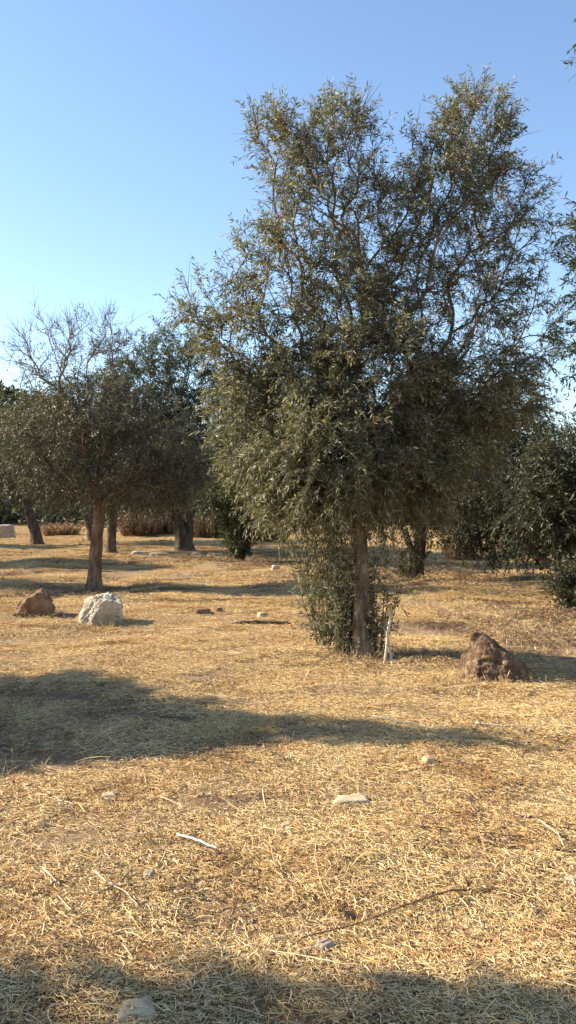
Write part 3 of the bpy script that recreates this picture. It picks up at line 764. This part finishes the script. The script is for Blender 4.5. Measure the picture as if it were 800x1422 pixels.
# dry stem with a withered leaf
st = G(655, 1243)
root = thing('dry_weed', 'thin brown dry weed stem with a withered leaf in the right foreground', 'weed', st)
def part_tube(name, pts, r0, r1, m, root, base, seed):
    rg = rng_(seed)
    t = np.linspace(0, 1, len(pts)); tt = np.linspace(0, 1, 6 * len(pts))
    cur = np.stack([np.interp(tt, t, np.array(pts)[:, k]) for k in range(3)], 1)
    cur[1:-1] += rg.normal(0, r0 * .3, cur[1:-1].shape)
    V, Q, T = tube_arrays(cur, np.linspace(r0, r1, len(cur)), 6, cap=True)
    return obj(name, mesh_np(name, V - base, Q, T, None, (m,), smooth=True), root)
up_ = np.array([0, 0, .045])
sp = [G(655, 1243) + up_ * .5, G(625, 1252) + up_, G(560, 1276) + up_ * 1.1, G(500, 1298) + up_, G(420, 1316) + up_ * .8, G(400, 1324) + up_ * .4]
part_tube('stem', sp, .0042, .002, M_brown, root, st, 3)
lc = G(494, 1298) + np.array([0, 0, .05])
cup = []
for i in range(7):
    for j in range(5):
        a = (i / 6 - .5) * 2.0; r = j / 4
        cup.append(lc + np.array([-.035 * r * math.sin(a + .3) - .01 * r, .01 * r * math.cos(a * 2), .004 + .032 * r * math.cos(a) + .006 * math.sin(i * 2.1 + j)]) )
cup = np.array(cup); cup2 = cup + np.array([0, .0025, 0])
ii = np.arange(35).reshape(7, 5)
Q1 = np.stack([ii[:-1, :-1], ii[:-1, 1:], ii[1:, 1:], ii[1:, :-1]], -1).reshape(-1, 4)
obj('leaf', mesh_np('leaf', np.vstack([cup, cup2]) - st, np.vstack([Q1, Q1[:, ::-1] + 35]), None, None, (M_brown,), smooth=True), root)
tuft = G(650, 1240)
for k in range(5):
    a = k * 1.3
    part_tube('seed_head', [tuft + up_ * .6, tuft + up_ * .6 + np.array([.02 * math.cos(a), .012 * math.sin(a), .03 + .006 * k])], .004, .001, M_brown, root, st, 30 + k)

# two pale props leaning by the main trunk
def prop(label, foot, top, dfoot, dtop, r0, r1, seed):
    a = P(*foot, dfoot); a[2] = hz(a[0], a[1]) - .03
    return stick('wooden_stake', label, [a, P(*top, dtop)], r0, r1, M_pale, 'stake', seed=seed, sides=8)
prop('pale split stake leaning left beside the main trunk', (546, 944), (534, 868), d0 - .35, d0 - .12, .014, .011, 21)
prop('pale upright stake with its foot nearest the main trunk', (534, 946), (543, 846), d0 - .32, d0 - .2, .017, .012, 22)

# ------------------------------------------------------------------ background: dry shrubs, woodland, hill
def dry_shrub(label, px, py, wpx, hpx, seed, colr, n_=420):
    g = G(px, py); d = g[1]; rg = rng_(seed)
    R = wpx * .5 * d / F; H = hpx * d / F
    a = rg.uniform(0, 2 * math.pi, n_); r0 = rg.uniform(0, .75, n_) * R
    S = np.stack([r0 * np.cos(a), r0 * np.sin(a) * .7, np.full(n_, -.03)], 1)
    D = np.stack([np.cos(a) * R * rg.uniform(0, .5, n_), np.sin(a) * R * rg.uniform(0, .4, n_), H * rg.uniform(.4, 1.05, n_)], 1)
    Vp = sprays(S, D, np.linalg.norm(D, axis=1), rg.uniform(0, .15, n_), 16, .10, .022, [(colr, .6), (tuple(x * 1.5 for x in colr), .3), (tuple(x * .6 for x in colr), .1)], rg, tuple(x * .8 for x in colr), twig_r=.008, hang=-.15)
    me = mesh_np('dry_shrub', Vp[0], Vp[1], None, Vp[2], (M_leaf2, M_twig), qmat=Vp[3])
    o = obj('dry_shrub', me); o.location = g
    return tag(o, label, 'shrub', 'dry brush behind the grove')
RB = (0.17, 0.10, 0.06)
dry_shrub('reddish dry shrub between the almond trunk and the forked olive, nearer the almond', 195, 745, 70, 40, 201, RB)
dry_shrub('reddish dry shrub just left of the forked olive trunk', 232, 742, 60, 42, 202, RB)
dry_shrub('reddish dry shrub right of the forked olive trunk', 290, 747, 70, 40, 203, (0.19, 0.115, 0.07))
dry_shrub('low tan shrub between the two leftmost trunks', 85, 744, 60, 20, 204, (0.24, 0.14, 0.08), 260)
dry_shrub('tan dry brush seen in the gap right of the old back olive', 640, 775, 50, 32, 205, (0.36, 0.25, 0.13))
dry_shrub('tan dry brush behind the bushy young tree', 375, 752, 60, 30, 206, (0.25, 0.16, 0.09))

# far wood: one mass of evergreen scrub
rg = rng_(500)
parts = []
nb = 190
bx = rg.uniform(-75, 75, nb); by = 43 + rg.uniform(0, 26, nb) + np.abs(bx) * .05
for x, y in zip(bx, by):
    hh = rg.uniform(2.2, 4.6); R = rg.uniform(1.6, 3.2); n_ = 130
    d = norm(rg.normal(0, 1, (n_, 3))); d[:, 2] = np.abs(d[:, 2])
    S = np.array([x, y, hz(x, y) - .1]) + d * np.array([R, R, hh]) * (rg.uniform(.15, 1, (n_, 1)) ** .5) * .85
    parts.append(sprays(S, d + rg.normal(0, .5, d.shape), rg.uniform(.5, 1.0, n_), rg.uniform(0, .4, n_), 12, .42, .17, DARK, rg, (.05, .04, .03), twig_r=.02))
Vs = np.vstack([p[0] for p in parts]); off = np.cumsum([0] + [len(p[0]) for p in parts[:-1]])
wood = obj('far_wood', mesh_np('far_wood', Vs, np.vstack([p[1] + o_ for p, o_ in zip(parts, off)]), None, np.vstack([p[2] for p in parts]), (M_leaf2, M_twig), qmat=np.concatenate([p[3] for p in parts])), kind='stuff')
tag(wood, 'dark evergreen scrub closing the view behind the grove', 'wood')

# hill
hx = np.linspace(-420, 420, 120); hy = np.linspace(90, 520, 60)
HX, HY = np.meshgrid(hx, hy)
HZ = 46 * np.exp(-((HX + 190) / 150.0) ** 2 - ((HY - 330) / 130.0) ** 2) * 1.3 + 10 * np.exp(-((HX - 200) / 160.0) ** 2 - ((HY - 380) / 120.0) ** 2) + 5 * vnoise(HX / 40, HY / 40, 77) * np.clip((HY - 110) / 60, 0, 1) - 2.5
hi = np.arange(HX.size).reshape(HX.shape)
hq = np.stack([hi[:-1, :-1], hi[:-1, 1:], hi[1:, 1:], hi[1:, :-1]], -1).reshape(-1, 4)
m, n, b, out = mat('hillside')
t1 = tex_noise(n, .12, 8, .7)
r1 = ramp(n, [(.4, (.035, .042, .024)), (.55, (.075, .072, .045)), (.7, (.17, .13, .085))])
n.links.new(t1.outputs['Fac'], r1.inputs[0]); n.links.new(r1.outputs[0], b.inputs['Base Color'])
b.inputs['Roughness'].default_value = 1; b.inputs['Specular IOR Level'].default_value = .05
hill = obj('hill', mesh_np('hill', np.stack([HX, HY, HZ], -1).reshape(-1, 3), hq, None, None, (m,), smooth=True), kind='structure')
# scrub on the hill
rg = rng_(510); n_ = 5200
sx = rg.uniform(-400, 60, n_); sy = rg.uniform(150, 400, n_)
fx = np.clip(((sx + 420) / 840 * 119).round().astype(int), 0, 119); fy = np.clip(((sy - 90) / 430 * 59).round().astype(int), 0, 59)
sx = HX[fy, fx] + rg.uniform(-3, 3, n_); sy = HY[fy, fx] + rg.uniform(-3, 3, n_)
S = np.stack([sx, sy, HZ[fy, fx] - .5], 1)
Vp = sprays(S, rg.normal(0, .35, (n_, 3)) + np.array([0, 0, 1]), rg.uniform(2, 4.5, n_), rg.uniform(0, .2, n_), 14, 2.2, 1.0, DARK, rg, (.05, .04, .03), twig_r=.1)
scrub = obj('hill_scrub', mesh_np('hill_scrub', Vp[0], Vp[1], None, Vp[2], (M_leaf2, M_twig), qmat=Vp[3]), kind='stuff')
tag(scrub, 'dark scrub covering the far hill on the left', 'scrub')

# ------------------------------------------------------------------ straw
STRAW = [((0.72, 0.525, 0.235), .34), ((0.84, 0.68, 0.39), .31), ((0.61, 0.395, 0.155), .16), ((0.36, 0.23, 0.105), .12), ((0.15, 0.10, 0.06), .07)]
def straw_patch(name, n_, R, rg, lmin, lmax, wd, lift):
    """a heap of bent stalks, each a three-sided tube of three pieces"""
    r = R * np.sqrt(rg.uniform(0, 1, n_)); a = rg.uniform(0, 2 * math.pi, n_)
    c = np.stack([r * np.cos(a), r * np.sin(a), lift * rg.uniform(0, 1, n_) ** 1.6], 1)
    th = rg.uniform(0, 2 * math.pi, n_); ph = rg.normal(0, .12, n_)
    d = np.stack([np.cos(th) * np.cos(ph), np.sin(th) * np.cos(ph), np.sin(ph)], 1)
    sd = np.stack([-np.sin(th), np.cos(th), np.zeros(n_)], 1)
    L = rg.uniform(lmin, lmax, n_) * rg.choice([.6, 1, 1, 1.6], n_); cv = rg.normal(0, .11, n_); cz = rg.normal(.05, .10, n_)
    wv = wd * rg.uniform(.6, 1.35, n_)
    upv = np.cross(d, sd)
    rings = []
    for t in (-.5, -.17, .17, .5):
        p = c + d * (L * t)[:, None] + sd * (L * cv * (t * t - .1) * 2)[:, None]
        p[:, 2] += L * cz * (.25 - t * t) * 2
        tw = 1.0 if abs(t) < .3 else .7
        for k in range(3):
            q_ = k * 2.094
            rings.append(p + (wv * tw)[:, None] * (math.cos(q_) * sd + .7 * math.sin(q_) * upv))
    V = np.stack(rings, 1).reshape(-1, 3)
    qs = []
    for i in (0, 3, 6):
        for j in range(3): qs.append([i + j, i + (j + 1) % 3, i + 3 + (j + 1) % 3, i + 3 + j])
    Q = (np.array(qs)[None] + (np.arange(n_) * 12)[:, None, None]).reshape(-1, 4)
    cols = np.array([x for x, _ in STRAW]); pr = np.array([x for _, x in STRAW])
    cc = cols[rg.choice(len(cols), n_, p=pr / pr.sum())] * rg.uniform(.75, 1.2, (n_, 1))
    return mesh_np(name, V, Q, None, np.repeat(cc, 12, 0), (M_straw,), smooth=False)
def scatter(o, density_mul, seed, attr='straw_density'):
    """scatter the object's own mesh over the ground with geometry nodes"""
    ng = bpy.data.node_groups.new('scatter', 'GeometryNodeTree')
    ng.interface.new_socket('Geometry', in_out='INPUT', socket_type='NodeSocketGeometry')
    ng.interface.new_socket('Geometry', in_out='OUTPUT', socket_type='NodeSocketGeometry')
    N = ng.nodes.new; Lk = ng.links.new
    gi = N('NodeGroupInput'); go = N('NodeGroupOutput')
    oi = N('GeometryNodeObjectInfo'); oi.inputs['Object'].default_value = ground
    dp = N('GeometryNodeDistributePointsOnFaces'); dp.distribute_method = 'RANDOM'
    na = N('GeometryNodeInputNamedAttribute'); na.data_type = 'FLOAT'; na.inputs['Name'].default_value = attr
    mu = N('ShaderNodeMath'); mu.operation = 'MULTIPLY'; mu.inputs[1].default_value = density_mul
    Lk(na.outputs[0], mu.inputs[0])
    Lk(oi.outputs['Geometry'], dp.inputs['Mesh']); Lk(mu.outputs[0], dp.inputs['Density'])
    dp.inputs['Seed'].default_value = seed
    ip = N('GeometryNodeInstanceOnPoints')
    Lk(dp.outputs['Points'], ip.inputs['Points']); Lk(gi.outputs[0], ip.inputs['Instance'])
    Lk(dp.outputs['Rotation'], ip.inputs['Rotation'])
    rv = N('FunctionNodeRandomValue'); rv.data_type = 'FLOAT'
    rv.inputs[2].default_value = .75; rv.inputs[3].default_value = 1.25
    fs = N('GeometryNodeInputNamedAttribute'); fs.data_type = 'FLOAT'; fs.inputs['Name'].default_value = 'far_scale'
    m2 = N('ShaderNodeMath'); m2.operation = 'MULTIPLY'
    Lk(rv.outputs[1], m2.inputs[0]); Lk(fs.outputs[0], m2.inputs[1])
    Lk(m2.outputs[0], ip.inputs['Scale'])
    ri = N('GeometryNodeRotateInstances')
    rr = N('FunctionNodeRandomValue'); rr.data_type = 'FLOAT'; rr.inputs[2].default_value = 0; rr.inputs[3].default_value = 6.283; rr.inputs['Seed'].default_value = 5
    cx = N('ShaderNodeCombineXYZ'); Lk(rr.outputs[1], cx.inputs[2])
    Lk(ip.outputs[0], ri.inputs['Instances']); Lk(cx.outputs[0], ri.inputs['Rotation'])
    Lk(ri.outputs[0], go.inputs[0])
    md = o.modifiers.new('scatter', 'NODES'); md.node_group = ng
rg = rng_(900)
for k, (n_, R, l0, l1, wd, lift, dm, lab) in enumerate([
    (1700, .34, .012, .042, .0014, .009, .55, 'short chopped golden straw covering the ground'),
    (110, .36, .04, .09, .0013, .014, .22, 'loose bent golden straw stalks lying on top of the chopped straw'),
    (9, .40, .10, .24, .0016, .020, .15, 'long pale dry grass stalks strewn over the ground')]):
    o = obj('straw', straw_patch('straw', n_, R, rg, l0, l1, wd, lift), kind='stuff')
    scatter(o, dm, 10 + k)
    tag(o, lab, 'straw')

# dead leaves under the trees and as painted shade streaks; grass left standing round trunks and rocks
litter_pts = []
rg = rng_(950)
def litter_patch():
    n_ = 60
    a = rg.uniform(0, 6.283, n_); r_ = .3 * np.sqrt(rg.uniform(0, 1, n_))
    S = np.stack([r_ * np.cos(a), r_ * np.sin(a), rg.uniform(.012, .035, n_)], 1)
    return sprays(S, rg.normal(0, 1, (n_, 3)) * np.array([1, 1, .12]), rg.uniform(.02, .07, n_), np.zeros(n_), 3, .03, .009,
                  [((.19, .12, .07), .5), ((.28, .18, .10), .35), ((.10, .065, .04), .15)], rg, (.16, .11, .07), twig_r=.0016, hang=0)
Vp = litter_patch()
lit = obj('leaf_litter', mesh_np('leaf_litter', Vp[0], Vp[1], None, Vp[2], (M_leaf2, M_twig), qmat=Vp[3]), kind='stuff')
tag(lit, 'dark dead leaves and twigs strewn thinly through the straw', 'leaf litter')
scatter(lit, 1.0, 44, 'litter_density')
def grass_tufts(spots, seed):
    rg = rng_(seed); parts = []
    for (x, y, R, n_, hh) in spots:
        a = rg.uniform(0, 6.283, n_); r_ = R * np.sqrt(rg.uniform(.1, 1, n_))
        gx_ = x + r_ * np.cos(a); gy_ = y + r_ * np.sin(a)
        S = np.stack([gx_, gy_, height(gx_, gy_) - .01], 1)
        D = rg.normal(0, .45, (n_, 3)) + np.array([0, 0, .8])
        parts.append(sprays(S, D, hh * rg.uniform(.4, 1.1, n_), rg.uniform(0, .5, n_), 2, .06, .004, STRAW[:3], rg, (.45, .32, .17), twig_r=.0016, hang=0))
    off = np.cumsum([0] + [len(p[0]) for p in parts[:-1]])
    me = mesh_np('dry_grass', np.vstack([p[0] for p in parts]), np.vstack([p[1] + o_ for p, o_ in zip(parts, off)]), None, np.vstack([p[2] for p in parts]), (M_straw, M_twig), qmat=np.concatenate([p[3] for p in parts]))
    return tag(obj('dry_grass', me, kind='stuff'), 'dry grass left standing round the trunks and rocks', 'grass')
spots = [(b0[0], b0[1], .32, 150, .16), (b1[0], b1[1], .4, 120, .2), (b6[0], b6[1], .6, 160, .25), (b5[0], b5[1], .7, 150, .3), (b2[0], b2[1], .8, 150, .3), (b7[0], b7[1], .6, 150, .25)]
for p_, R in (((138, 866), .4), ((45, 857), .35), ((697, 947), .42)):
    g = G(*p_); spots.append((g[0], g[1] + .12, R, 160, .13))
for _ in range(70):
    d_ = rg.uniform(4, 26); x_ = rg.uniform(-.5, .5) * d_
    spots.append((x_, d_, .18, 22, .13))
for _ in range(150):
    d_ = rg.uniform(8, 14.5); x_ = rg.uniform(.9, .36 * d_ + .8)
    spots.append((x_, d_, .30, 26, .10))
grass_tufts(spots, 77)
